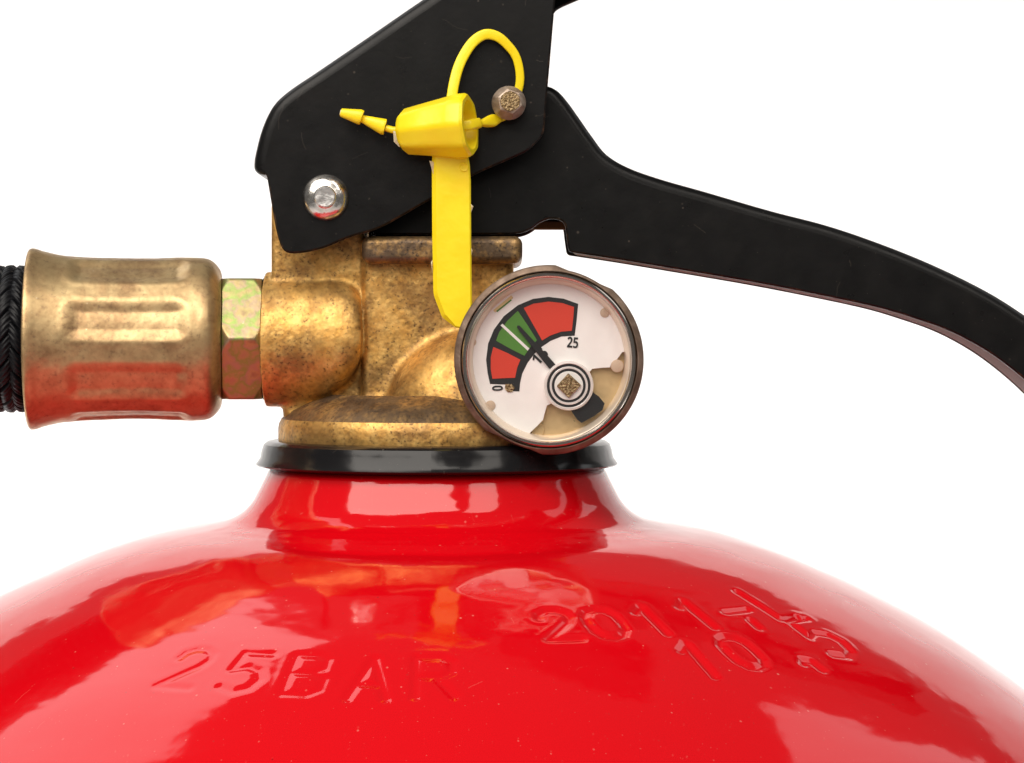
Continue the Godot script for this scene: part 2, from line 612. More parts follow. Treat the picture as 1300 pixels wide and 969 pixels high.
const STROKES := {
	"2": [[0.02, 0.74, 0.07, 0.9, 0.22, 1.0, 0.4, 1.0, 0.54, 0.9, 0.58, 0.74, 0.5, 0.56, 0.0, 0.0, 0.6, 0.0]],
	"0": [[0.3, 1.0, 0.48, 0.94, 0.6, 0.75, 0.62, 0.5, 0.6, 0.25, 0.48, 0.06, 0.3, 0.0, 0.12, 0.06, 0.0, 0.25, -0.02, 0.5, 0.0, 0.75, 0.12, 0.94, 0.3, 1.0]],
	"1": [[0.1, 0.8, 0.32, 1.0, 0.32, 0.0]],
	"5": [[0.56, 1.0, 0.1, 1.0, 0.05, 0.55, 0.3, 0.63, 0.5, 0.54, 0.59, 0.33, 0.5, 0.1, 0.28, 0.0, 0.02, 0.1]],
	"B": [[0.0, 0.0, 0.0, 1.0, 0.36, 1.0, 0.52, 0.88, 0.52, 0.66, 0.36, 0.53, 0.0, 0.53], [0.36, 0.53, 0.58, 0.4, 0.58, 0.13, 0.4, 0.0, 0.0, 0.0]],
	"A": [[0.0, 0.0, 0.3, 1.0, 0.6, 0.0], [0.12, 0.36, 0.48, 0.36]],
	"R": [[0.0, 0.0, 0.0, 1.0, 0.4, 1.0, 0.56, 0.88, 0.56, 0.63, 0.4, 0.5, 0.0, 0.5], [0.3, 0.5, 0.6, 0.0]],
	"L": [[0.1, 1.0, 0.1, 0.0, 0.6, 0.0]],
	"-": [[0.0, 0.5, 0.6, 0.5]],
	"'": [[0.28, 0.75, 0.32, 1.0]],
	".": [[0.24, 0.16, 0.3, 0.22, 0.4, 0.18, 0.42, 0.0]],
}

func build_body() -> void:
	profile = body_profile()
	var marks := []
	for g in [["2", 708, 793, 60], ["0", 768, 792, 60], ["1", 829, 788, 60], ["1", 886, 780, 60], ["-", 936, 776, 60], ["L", 972, 768, 66],
			["1", 888, 838, 60], ["0", 942, 828, 60], ["'", 976, 806, 60], [".", 1000, 822, 90], ["5", 1044, 810, 76],
			["2", 238, 848, 66, 0.3], ["5", 312, 854, 66, 0.3], ["B", 391, 857, 66, 0.3], ["A", 470, 862, 66, 0.6], ["R", 552, 860, 66, 0.55]]:
		var c := on_dome(g[1], g[2])
		var segs := []
		for line in STROKES[g[0]]:
			for i in range(0, line.size() - 2, 2):
				segs.append([Vector2(line[i] - 0.3, line[i + 1] - 0.5) * g[3], Vector2(line[i + 2] - 0.3, line[i + 3] - 0.5) * g[3]])
		marks.append([c.x, c.y, g[3] * 0.78, segs, g[4] if g.size() > 4 else 1.0])
	var phis := PackedFloat32Array()
	var a := -180.0
	while a < 180.0:
		phis.append(deg_to_rad(a))
		a += 0.22 if a > -72.0 and a < 74.0 else 2.5
	phis.append(deg_to_rad(180.0))
	var wob := FastNoiseLite.new()
	wob.seed = 77
	wob.frequency = 0.0055
	wob.fractal_octaves = 2
	var fine := FastNoiseLite.new()
	fine.seed = 78
	fine.frequency = 0.02
	fine.fractal_octaves = 2
	var prof := profile.duplicate()
	var rows := []
	for i in prof.size():
		var p: Vector2 = prof[i]
		var t: Vector2 = (prof[mini(i + 1, prof.size() - 1)] - prof[maxi(i - 1, 0)]).normalized()
		var nrm := Vector2(-t.y, t.x)
		if nrm.x + nrm.y < 0:
			nrm = -nrm
		var dome := smoothstep(250.0, 420.0, p.x)
		var weld := exp(-pow((p.x - 283.0) / 9.0, 2.0)) * 1.0 - exp(-pow((p.x - 262.0) / 6.0, 2.0)) * 0.9
		var row := PackedVector3Array()
		row.resize(phis.size())
		for j in phis.size():
			var ph := phis[j]
			var h := 0.0
			var x := p.x * sin(ph)
			var z := p.x * cos(ph)
			h += (0.35 + 0.55 * dome) * wob.get_noise_3d(x, p.y, z) + (0.16 - 0.04 * dome) * fine.get_noise_3d(x, p.y * 2.0, z)
			h += weld * (0.28 + 0.4 * wob.get_noise_3d(x * 3.0, 500.0, z * 3.0))
			if p.x > 380.0 and p.x < 820.0 and absf(ph) < 1.3:
				for m in marks:
					var dv: float = (m[0] - p.x) * 1.12
					if absf(dv) > m[2]:
						continue
					var du: float = (ph - m[1]) * p.x
					if absf(du) > m[2]:
						continue
					var best := 1e9
					var q := Vector2(du, dv)
					for s in m[3]:
						best = minf(best, Geometry2D.get_closest_point_to_segment(q, s[0], s[1]).distance_squared_to(q))
					var d := sqrt(best)
					h += m[4] * (-2.5 * exp(-pow(d / 5.2, 2.0)) + 0.3 * exp(-pow((d - 9.5) / 4.5, 2.0)))
			row[j] = v3(x + nrm.x * h * sin(ph), p.y + nrm.y * h, z + nrm.x * h * cos(ph))
		rows.append(row)
	part("cylinder_dome", sheet(rows, Vector3(0, 0.4, 1)), mats.red, ext).set_meta("label", "glossy red domed top with stamped numbers and letters")
	var low := [Vector2(868, -700), Vector2(868, -1200), Vector2(868, -2600), Vector2(868, -3440), Vector2(860, -3490), Vector2(838, -3500), Vector2(0, -3500)]
	low.reverse()
	var st := start()
	for q in low.size():
		low[q] = Vector2(low[q].x * S, (low[q].y + H) * S)
	part("cylinder_wall", done(lathe(low, 96)), mats.red, ext)
	var foot := [Vector2(0, -3500.5), Vector2(0, -3500.5)]
	foot = [Vector2(820, -3498), Vector2(862, -3505), Vector2(872, -3560), Vector2(872, -3600), Vector2(780, -3600), Vector2(780, -3505), Vector2(820, -3498)]
	foot.reverse()
	for q in foot.size():
		foot[q] = Vector2(foot[q].x * S, (foot[q].y + H) * S)
	part("foot_ring", done(lathe(foot, 72)), mats.shade_rubber, ext)

func ring_part(called: String, prof: Array, segs: int, mat: Material, parent: Node3D) -> MeshInstance3D:
	var q := []
	for p in prof:
		q.append(Vector2(p.x * S, (p.y + H) * S))
	return part(called, done(lathe(q, segs)), mat, parent)

# ------------------------------------------------------------------ the cast valve: a smooth field meshed as surface nets
func smin(a: float, b: float, k: float) -> float:
	var h := maxf(k - absf(a - b), 0.0) / k
	return minf(a, b) - h * h * k * 0.25

func box_d(p: Vector3, c: Vector3, h: Vector3, r: float) -> float:
	var q := (p - c).abs() - h + Vector3(r, r, r)
	return Vector3(maxf(q.x, 0), maxf(q.y, 0), maxf(q.z, 0)).length() + minf(maxf(q.x, maxf(q.y, q.z)), 0.0) - r

func cyl_d(along: float, radial: float, half: float, rad: float, r: float) -> float:
	var q := Vector2(radial - rad + r, absf(along) - half + r)
	return minf(maxf(q.x, q.y), 0.0) + Vector2(maxf(q.x, 0), maxf(q.y, 0)).length() - r

func valve_d(p: Vector3) -> float:
	var d := box_d(p, Vector3(3, 26, -10), Vector3(94, 110, 80), 10.0)                     # column
	d = smin(d, box_d(p, Vector3(-148, 120, -5), Vector3(57, 62, 66), 8.0), 10.0)         # shoulder behind the outlet
	var py := p.y - 9.0
	var q := Vector2(py, p.z - 16.0)
	var e := cyl_d(p.x + 149.0, q.length(), 66.0, 85.0, 2.0)                              # outlet boss
	var xe := -87.0 - (16.0 if py > 0.0 else 62.0) * pow(py / 85.0, 2.0)
	e = -smin(-e, -(p.x - xe) * 0.72, 20.0)                                               # rounded inner end
	d = smin(d, e, 5.0)
	d = smin(d, cyl_d(p.y + 96.0, Vector2(p.x, p.z).length(), 18.0, 140.0, 6.0), 26.0)      # skirt on the flange
	d = smin(d, box_d(p, Vector3(-130, -28, -10), Vector3(62, 70, 62), 14.0), 10.0)
	var g := Vector3((p.x - 62.0) / 124.0, (p.y + 84.0) / 106.0, (p.z - 62.0) / 92.0)
	d = smin(d, (g.length() - 1.0) * 96.0, 12.0)                                          # swelling of the gauge port
	var gx := Vector2(p.x - 135.0, p.y + 16.0)
	d = smin(d, cyl_d(p.z - 110.0, gx.length(), 60.0, 62.0, 4.0), 16.0)
	return d

func valve_mesh() -> ArrayMesh:
	var cell := 3.6
	var lo := Vector3(-222, -110, -190)
	var n := Vector3i(130, 84, 104)
	var vals := PackedFloat32Array()
	vals.resize(n.x * n.y * n.z)
	var k := 0
	for z in n.z:
		for y in n.y:
			var x := 0
			while x < n.x:
				var d := valve_d(lo + Vector3(x, y, z) * cell)
				vals[k + x] = d
				# far from the surface: the next cells cannot cross it
				var skip := int((absf(d) - 12.0) / (cell * 3.2))
				while skip > 0 and x + 1 < n.x:
					x += 1
					vals[k + x] = d
					skip -= 1
				x += 1
			k += n.x
	var ids := {}
	var pos := PackedVector3Array()
	var nor := PackedVector3Array()
	var sx := 1
	var sy := n.x
	var sz := n.x * n.y
	var corners := [0, sx, sy, sx + sy, sz, sx + sz, sy + sz, sx + sy + sz]
	var off := [Vector3(0, 0, 0), Vector3(1, 0, 0), Vector3(0, 1, 0), Vector3(1, 1, 0), Vector3(0, 0, 1), Vector3(1, 0, 1), Vector3(0, 1, 1), Vector3(1, 1, 1)]
	var edges := [[0, 1], [2, 3], [4, 5], [6, 7], [0, 2], [1, 3], [4, 6], [5, 7], [0, 4], [1, 5], [2, 6], [3, 7]]
	for z in n.z - 1:
		for y in n.y - 1:
			var b := z * sz + y * sy
			for x in n.x - 1:
				var i := b + x
				var s := vals[i] < 0.0
				if (vals[i + 1] < 0.0) == s and (vals[i + sy] < 0.0) == s and (vals[i + sz] < 0.0) == s and (vals[i + sx + sy] < 0.0) == s and (vals[i + sx + sz] < 0.0) == s and (vals[i + sy + sz] < 0.0) == s and (vals[i + sx + sy + sz] < 0.0) == s:
					continue
				var sum := Vector3.ZERO
				var cnt := 0
				for e in edges:
					var va := vals[i + corners[e[0]]]
					var vb := vals[i + corners[e[1]]]
					if (va < 0.0) != (vb < 0.0):
						sum += (off[e[0]] as Vector3).lerp(off[e[1]], va / (va - vb))
						cnt += 1
				var p := lo + (Vector3(x, y, z) + sum / cnt) * cell
				for it in 2:
					var h := 0.6
					var d0 := valve_d(p)
					var gr := Vector3(valve_d(p + Vector3(h, 0, 0)) - d0, valve_d(p + Vector3(0, h, 0)) - d0, valve_d(p + Vector3(0, 0, h)) - d0) / h
					if it == 0:
						p -= gr * d0 / maxf(gr.length_squared(), 0.2) * 0.8
					else:
						nor.append(gr.normalized())
				ids[i] = pos.size()
				pos.append(W(p))
	var idx := PackedInt32Array()
	for i in ids:
		var s := vals[i] < 0.0
		for axis in 3:
			var st_: int = [sx, sy, sz][axis]
			if (vals[i + st_] < 0.0) == s:
				continue
			var u: int = [sy, sz, sx][axis]
			var w: int = [sz, sx, sy][axis]
			if not (ids.has(i - u) and ids.has(i - w) and ids.has(i - u - w)):
				continue
			var a: int = ids[i]
			var b: int = ids[i - u]
			var c: int = ids[i - u - w]
			var d: int = ids[i - w]
			if s:
				idx.append_array([a, c, b, a, d, c])
			else:
				idx.append_array([a, b, c, a, c, d])
	# make the winding agree with the normals
	for t in range(0, idx.size(), 3):
		var fn := (pos[idx[t + 2]] - pos[idx[t]]).cross(pos[idx[t + 1]] - pos[idx[t]])
		if fn.dot(nor[idx[t]] + nor[idx[t + 1]] + nor[idx[t + 2]]) < 0.0:
			var q := idx[t + 1]
			idx[t + 1] = idx[t + 2]
			idx[t + 2] = q
	var arr := []
	arr.resize(Mesh.ARRAY_MAX)
	arr[Mesh.ARRAY_VERTEX] = pos
	arr[Mesh.ARRAY_NORMAL] = nor
	arr[Mesh.ARRAY_INDEX] = idx
	var am := ArrayMesh.new()
	am.add_surface_from_arrays(Mesh.PRIMITIVE_TRIANGLES, arr)
	return am

func soft_box(c: Vector3, h: Vector3, r: float, segs := 5) -> ArrayMesh:
	# a box with rounded edges, from a stretched sphere
	var rows := []
	var n := segs * 4
	for i in n + 1:
		var th := PI * i / n
		var row := PackedVector3Array()
		for j in n * 2 + 1:
			var ph := TAU * j / (n * 2)
			var d := Vector3(sin(th) * cos(ph), cos(th), sin(th) * sin(ph))
			var s := Vector3(signf(d.x) if absf(d.x) > 1e-4 else 0.0, signf(d.y) if absf(d.y) > 1e-4 else 0.0, signf(d.z) if absf(d.z) > 1e-4 else 0.0)
			row.append(W(c + s * (h - Vector3(r, r, r)) + d * r))
		rows.append(row)
	return sheet(rows, Vector3(-1, 0, 0) if false else (rows[n / 2][n] - W(c)))

func build_valve() -> void:
	var vb := part("valve_body", valve_mesh(), mats.brass, ext)
	vb.set_meta("label", "tarnished cast brass valve body with side outlet")
	part("ledge", soft_box(Vector3(9, 119, 0), Vector3(99, 17, 98), 11.0), mats.grimy, vb)
	var fl := [Vector2(140, -60), Vector2(166, -69), Vector2(186, -80), Vector2(197, -91), Vector2(200, -97), Vector2(201, -103), Vector2(201, -116), Vector2(199, -126), Vector2(190, -128), Vector2(140, -128)]
	ring_part("flange_slope", fl.slice(0, 4), 128, mats.grimy, vb)
	ring_part("flange", fl.slice(3), 128, mats.brass, vb)
	var co := [Vector2(150, -119), Vector2(207, -118), Vector2(214, -119.5), Vector2(219, -123), Vector2(221.5, -130), Vector2(223.5, -140), Vector2(227.5, -146), Vector2(229, -148), Vector2(227, -150), Vector2(214, -153), Vector2(150, -155)]
	ring_part("neck_collar", co, 144, mats.rubber, ext).set_meta("label", "black rubber skirt ring round the neck")

# ------------------------------------------------------------------ hose, ferrule and nut, along -X of a frame that turns a little towards the viewer
func hose_frame() -> Transform3D:
	return Transform3D(Basis(Vector3.UP, deg_to_rad(6.0)), W(Vector3(-212, 9.5, 12)))

# axis +Y of a lathe laid along -X
func along_x() -> Transform3D:
	return Transform3D(Basis(Vector3(0, 0, -1), Vector3(-1, 0, 0), Vector3(0, 1, 0)), Vector3.ZERO)

func build_hose() -> void:
	var xf := hose_frame()
	# ferrule: a turned cup with eight pressed flutes
	var c := Curve2D.new()
	var pts := [Vector2(70, 60), Vector2(80, 59.5), Vector2(88, 62), Vector2(96, 68), Vector2(101, 76), Vector2(102.5, 86), Vector2(102, 105), Vector2(101, 135), Vector2(100.5, 175), Vector2(101.5, 215), Vector2(103, 245), Vector2(106, 265), Vector2(110, 281), Vector2(113, 290), Vector2(113.5, 295), Vector2(111.5, 298), Vector2(108, 297), Vector2(104, 285), Vector2(98, 265), Vector2(96, 200)]
	c.bake_interval = 2.6
	for i in pts.size():
		var a: Vector2 = pts[maxi(i - 1, 0)]
		var b: Vector2 = pts[mini(i + 1, pts.size() - 1)]
		var t := (b - a).normalized()
		c.add_point(pts[i], -t * pts[i].distance_to(a) / 3.0, t * pts[i].distance_to(b) / 3.0)
	var rows := []
	var dents := FastNoiseLite.new()
	dents.seed = 5
	dents.frequency = 0.012
	var k := 0
	var outer := true
	for p in c.get_baked_points():
		if p.y > 297.0:
			outer = false
		var row := PackedVector3Array()
		for j in 361:
			var th := TAU * j / 360.0                      # 0 towards the viewer, positive upwards
			var r := p.x
			if outer and p.y > 62.0:
				var cell := fposmod(th - deg_to_rad(13.0) + PI / 8.0, PI / 4.0) - PI / 8.0
				var across := absf(cell) * 102.0
				var bx := Vector2(maxf(across - 11.0, 0.0), maxf(absf(p.y - 173.0) - 59.0, 0.0)).length() - 10.0
				r -= 4.6 * (1.0 - smoothstep(-12.0, 6.0, bx)) - 0.5 * exp(-pow((bx - 8.0) / 5.0, 2.0))
				r += 1.1 * dents.get_noise_3d(p.y, sin(th) * 100.0, cos(th) * 100.0)
			row.append(Vector3(-p.y, r * sin(th), r * cos(th)) * S)
		rows.append(row)
	var fe := part("hose_ferrule", sheet(rows, rows[rows.size() / 3][180] - Vector3(rows[rows.size() / 3][180].x, 0, 0)), mats.zinc, ext, xf)
	fe.set_meta("label", "gold coloured fluted metal hose coupling")
	# hexagon nut with turned chamfers
	rows = []
	for i in 33:
		var x := 9.0 + 50.0 * i / 32.0
		var e := minf(x - 9.0, 59.0 - x)
		var cone := 79.5 + minf(e, 14.0) * 0.75
		var row := PackedVector3Array()
		for j in 241:
			var th := TAU * j / 240.0
			var f := fposmod(th, PI / 3.0) - PI / 6.0
			var hex := 75.5 / cos(f)
			hex = minf(hex, 86.6)
			var r := minf(hex, cone)
			row.append(Vector3(-x, r * sin(th), r * cos(th)) * S)
		rows.append(row)
	var face := func(inner: PackedVector3Array, xx: float) -> PackedVector3Array:
		var q := PackedVector3Array()
		for v in inner:
			q.append(Vector3(-xx * S, v.y * 0.8, v.z * 0.8))
		return q
	rows.push_front(face.call(rows[0], 8.6))
	rows.append(face.call(rows[rows.size() - 1], 59.4))
	part("hex_nut", sheet(rows, rows[16][0] - Vector3(rows[16][0].x, 0, 0)), mats.nut, ext, xf).set_meta("label", "mottled gold hexagon nut")
	var w := []
	for q in [Vector2(40, -4), Vector2(74, -4), Vector2(78, -1), Vector2(78, 6), Vector2(75, 9), Vector2(40, 10)]:
		w.append(q * S)
	part("sealing_washer", done(lathe(w, 72, along_x())), mats.shade_rubber, ext, xf)
	w = []
	for q in [Vector2(40, 55), Vector2(73, 55), Vector2(73, 62), Vector2(40, 66)]:
		w.append(q * S)
	part("swivel_collar", done(lathe(w, 72, along_x())), mats.browned, ext, xf)
	# braided hose
	var hose := Node3D.new()
	hose.name = "braided_hose"
	ext.add_child(hose, true)
	hose.transform = xf
	hose.set_meta("label", "black braided hose running into the coupling")
	w = []
	for q in [Vector2(0, 250), Vector2(84, 250), Vector2(84, 860), Vector2(0, 860)]:
		w.append(q * S)
	part("hose_core", done(lathe(w, 48, along_x())), mats.shade_rubber, hose)
	var N := 18
	var pitch := 1.0 / 80.0
	for dir in [1.0, -1.0]:
		for i in N:
			rows = []
			var steps := 150
			for s in steps + 1:
				var x := 262.0 + 600.0 * s / steps
				var row := PackedVector3Array()
				for e in 17:
					var u := (e / 16.0 - 0.5)
					var half := 0.5 * TAU / N * 0.97
					var th: float = dir * pitch * x + TAU * i / N + u * 2.0 * half
					var weave: float = clampf(cos(N * pitch * x) * dir * 1.6, -1.0, 1.0)
					var r: float = 88.0 + 3.0 * weave + 1.3 * absf(sin(u * PI * 4.0)) - 3.0 * pow(absf(u) * 2.0, 6.0)
					row.append(Vector3(-x, r * sin(th), r * cos(th)) * S)
				rows.append(row)
			var mid: Vector3 = rows[75][8]
			part("braid_strand", sheet(rows, mid - Vector3(mid.x, 0, 0)), mats.thread, hose)

# ------------------------------------------------------------------ levers
func to2(pts: Array, z: float) -> Array:
	var out := []
	for p in pts:
		var q := at(p[0], p[1], z)
		var o := [q.x, q.y]
		if p.size() > 2:
			o.append(p[2])
		out.append(o)
	return out

func smooth2(pts: Array, step: float) -> PackedVector2Array:
	var q := []
	for p in pts:
		q.append(Vector3(p[0], p[1], 0))
	var out := PackedVector2Array()
	for p in curve(q, step):
		out.append(Vector2(p.x, p.y))
	return out

func channel(called: String, label: String, top_px: Array, rest_px: Array, w: float, t: float, reach: float) -> MeshInstance3D:
	var top := smooth2(to2(top_px, w), 7.0)
	var n := top.size()
	var rest := rounded_open(to2(rest_px, w))
	var c := Vector2.ZERO
	for p in rest:
		c += p
	c /= rest.size()
	var inner := PackedVector2Array()
	for i in n:
		var tg := (top[mini(i + 1, n - 1)] - top[maxi(i - 1, 0)]).normalized()
		var nn := Vector2(tg.y, -tg.x)                     # right of travel: downwards when going right
		inner.append(top[i] + nn * minf(reach, 3.0 + 0.42 * i * 7.0 if called == "squeeze_lever" else reach))
	var o := part(called, fold(top, inner, w, t), mats.black, ext)
	o.set_meta("label", label)
	var outline := PackedVector2Array()
	var bev := PackedFloat32Array()
	for p in inner:
		outline.append(p)
		bev.append(0.0)
	for p in rest:
		outline.append(p)
		bev.append(2.2)
	for z in [w - t, -w]:
		var rim := start()
		var m := done(plate(outline, z, z + t, 2.2, bev, rim))
		rim.generate_normals()
		rim.commit(m)
		var sp := part("side_plate", m, null, o)
		sp.set_surface_override_material(0, mats.black)
		sp.set_surface_override_material(1, mats.worn)
	return o

func rounded_open(pts: Array) -> PackedVector2Array:
	var out := PackedVector2Array()
	for i in pts.size():
		var p := Vector2(pts[i][0], pts[i][1])
		var r: float = pts[i][2] if pts[i].size() > 2 else 0.0
		if r <= 0.0 or i == 0 or i == pts.size() - 1:
			out.append(p)
			continue
		var a := Vector2(pts[i - 1][0], pts[i - 1][1])
		var b := Vector2(pts[i + 1][0], pts[i + 1][1])
		var l := minf(r, 0.48 * minf(p.distance_to(a), p.distance_to(b)))
		var s := p + (a - p).normalized() * l
		var e := p + (b - p).normalized() * l
		for k in 6:
			var t := k / 5.0
			out.append(s.lerp(p, t).lerp(p.lerp(e, t), t))
	return out

func rounded_path(p: PackedVector2Array) -> PackedVector2Array:
	var q := []
	for i in p.size():
		q.append([p[i].x, p[i].y, 30.0])
	return rounded(q)

const WA := 110.0
const WB := 54.0

func build_levers() -> void:
	var top := [[337, 222], [329, 221], [322.5, 216], [321, 208], [323, 194], [332, 161], [346, 133], [364, 115.5], [400, 91], [466, 46], [533, 0], [600, -44], [700, -92], [850, -150], [1000, -202], [1120, -240]]
	var rest := [[1130, -176], [1000, -148], [850, -84], [746, -35], [716, -22, 12], [707, -16, 5], [704, 8, 4], [696, 102], [690.5, 171, 9], [670, 192, 8], [598.6, 223, 20], [481, 291, 20], [442.6, 301, 14], [412, 315, 12], [386, 321, 10], [360, 322.5, 12], [351, 297, 14], [340, 232, 3], [339, 226]]
	var la := channel("squeeze_lever", "black upper squeeze lever with slanted side plates", top, rest, WA, 9.0, 15.0)
	top = [[600, 90], [650, 99], [695, 108], [707, 113.5], [719, 126], [735, 148], [751, 171], [770, 195], [797, 211.5], [837, 226], [893, 242], [979, 267], [1055, 287], [1130, 313], [1196, 340.5], [1257, 371], [1300, 398], [1360, 442], [1430, 505]]
	rest = [[1392, 582], [1350, 528, 40], [1300, 480, 40], [1257, 447, 40], [1206, 419, 40], [1130, 394, 50], [1085, 383.5, 40], [974, 361, 60], [852, 340.5, 60], [776, 328, 40], [722, 320, 5], [719, 300, 6], [717, 281, 10], [700, 277, 12], [686, 282, 8], [672, 293, 10], [655, 297.5, 8], [478, 298, 6], [460, 290, 6], [470, 180, 6], [560, 112]]
	var ch := channel("carry_handle", "black lower carrying handle curving down to the right", top, rest, WB, 8.0, 14.0)
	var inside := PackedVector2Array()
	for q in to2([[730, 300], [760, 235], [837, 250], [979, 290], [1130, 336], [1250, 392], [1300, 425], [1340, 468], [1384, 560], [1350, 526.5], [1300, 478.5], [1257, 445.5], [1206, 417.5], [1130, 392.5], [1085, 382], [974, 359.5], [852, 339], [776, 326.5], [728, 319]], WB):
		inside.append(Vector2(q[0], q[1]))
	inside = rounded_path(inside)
	part("bloom_strip", done(plate(inside, -WB + 8.05, -WB + 8.6, 0.2)), mats.bloom_tone, ch)  # thin added sheet that carries the painted bright strip
	# stop bar between the plates of the handle
	var p := at(705, 286, -40)
	part("stop_bar", soft_box(Vector3(p.x - 10, p.y, -40), Vector3(42, 6, 4), 3.0), mats.rust, ext)
	# pivot rivet
	var face := Basis(Vector3(1, 0, 0), Vector3(0, 0, 1), Vector3(0, -1, 0))       # lathe axis to the viewer
	var c := at(413.5, 251, WA)
	var pr := []
	for q in [Vector2(0, 13.6), Vector2(12.6, 13.6), Vector2(13.6, 12.6), Vector2(14.2, 12.2), Vector2(18, 11.4), Vector2(22, 9.4), Vector2(25.4, 6.4), Vector2(27.6, 3.2), Vector2(28.6, 0.4), Vector2(28.4, -2)]:
		pr.append(q * S)
	pr.reverse()
	var rv := part("pivot_rivet", done(lathe(pr, 48)), mats.rivet, ext, Transform3D(face, W(c)))
	rv.set_meta("label", "round silver pivot rivet")
	var dm := []
	for q in [Vector2(12.2, 13.7), Vector2(11.4, 14.5), Vector2(6, 14.1), Vector2(0, 13.9)]:
		dm.append(q * S)
	part("rivet_dimple", done(lathe(dm, 24)), mats.dull, rv)
	dm = []
	for q in [Vector2(14, -2 * WA), Vector2(14, 0)]:
		dm.append(q * S)
	part("rivet_shank", done(lathe(dm, 24)), mats.rivet, rv)
	# locking pin with a six-sided domed head
	c = at(646, 131.5, WA + 16)
	var rows := []
	var hp := [Vector2(11, -16 - 2 * WA), Vector2(11, -2), Vector2(18, -1), Vector2(20.3, 2), Vector2(20.8, 6), Vector2(20.3, 10), Vector2(17.6, 15), Vector2(15.2, 18.4), Vector2(14.4, 19.2), Vector2(12.0, 19.6), Vector2(0.01, 20.0)]
	for i in hp.size():
		var row := PackedVector3Array()
		for j in 121:
			var th := TAU * j / 120.0
			var f := fposmod(th + 0.2, PI / 3.0) - PI / 6.0
			var sides := lerpf(1.0, 0.90 / cos(f), 0.0 if i < 5 else clampf((hp[i].y - 8.0) / 7.0, 0.0, 1.0))
			var r: float = hp[i].x * sides
			var sh := clampf((hp[i].y - 8.0) / 12.0, 0.0, 1.0)
			row.append(Vector3(r * sin(th) + sh * 1.6, r * cos(th) + sh * 0.8, hp[i].y) * S)
		rows.append(row)
	var pin := part("locking_pin", sheet(rows, rows[5][0] - Vector3(0, 0, rows[5][0].z)), mats.pin, ext, Transform3D(Basis(), W(c)))
	pin.set_meta("label", "brownish locking pin with a worn six-sided head")
	var capr := PackedVector2Array()
	for j in 12:
		var th := TAU * j / 12.0
		var f := fposmod(th + 0.2, PI / 3.0) - PI / 6.0
		capr.append(Vector2(12.4 * 0.92 / cos(f) * sin(th), 12.4 * 0.92 / cos(f) * cos(th)))
	var st := start()
	for j in 12:
		var a := capr[j]
		var b := capr[(j + 1) % 12]
		st.set_smooth_group(4294967295)
		tri(st, Vector3(1.6, 0.8, 20.9) * S, Vector3(a.x + 1.6, a.y + 0.8, 20.7) * S, Vector3(b.x + 1.6, b.y + 0.8, 20.7) * S, Vector3(0, 0, 1))
		quad(st, Vector3(a.x + 1.6, a.y + 0.8, 20.7) * S, Vector3(b.x + 1.6, b.y + 0.8, 20.7) * S, Vector3(b.x * 1.06 + 1.6, b.y * 1.06 + 0.8, 19.0) * S, Vector3(a.x * 1.06 + 1.6, a.y * 1.06 + 0.8, 19.0) * S, Vector3(a.x + b.x, a.y + b.y, 8))
	part("worn_face", done(st), mats.bronze, pin)

# ------------------------------------------------------------------ gauge
const GK := 0.9300          # (D - 210) / D
func gz(zx: float, zy: float) -> Vector2:       # measured on an enlargement of the gauge -> units from its centre
	return Vector2((560.0 + zx / 3.589 - 697.0) * GK, (457.0 - (320.0 + zy / 3.589)) * GK)

func flat(pts: Array, z0: float, z1: float, bevel := 0.15, shrink := 0.0) -> ArrayMesh:
	var poly := PackedVector2Array()
	for p in pts:
		poly.append(p if p is Vector2 else gz(p[0], p[1]))
	if shrink > 0.0:
		poly = Geometry2D.offset_polygon(poly, -shrink)[0]
	return done(plate_at(poly, z0, z1, bevel))

func plate_at(poly: PackedVector2Array, z0: float, z1: float, bevel: float) -> SurfaceTool:
	# plate() works above the table; shift so that the frame's origin is the gauge's centre
	var moved := PackedVector2Array()
	for p in poly:
		moved.append(p - Vector2(0, H))
	return plate(moved, z0, z1, bevel)

func arc(c: Vector2, r: float, a0: float, a1: float, n: int) -> Array:
	var out := []
	for i in n + 1:
		var a := deg_to_rad(lerpf(a0, a1, float(i) / n))
		out.append(c + Vector2(cos(a), sin(a)) * r)
	return out

func numeral(text: String, zx: float, zy: float, turn: float, tall: float, z: float, parent: Node3D, squeeze := 0.8) -> void:
	var tm := TextMesh.new()
	var f := SystemFont.new()
	f.font_names = PackedStringArray(["Droid Sans"])
	f.font_weight = 700
	tm.font = f
	tm.text = text
	tm.font_size = 64
	tm.pixel_size = 0.001
	tm.depth = 0.002
	tm.curve_step = 1.0
	var p := gz(zx, zy)
	var big := tall * S / (0.064 * 0.714)
	var b := Basis(Vector3(0, 0, 1), deg_to_rad(turn)) * Basis.from_scale(Vector3(squeeze, 1, 1) * big)
	part("numeral", tm, mats.ink, parent, Transform3D(b, Vector3(p.x, p.y, z) * S))

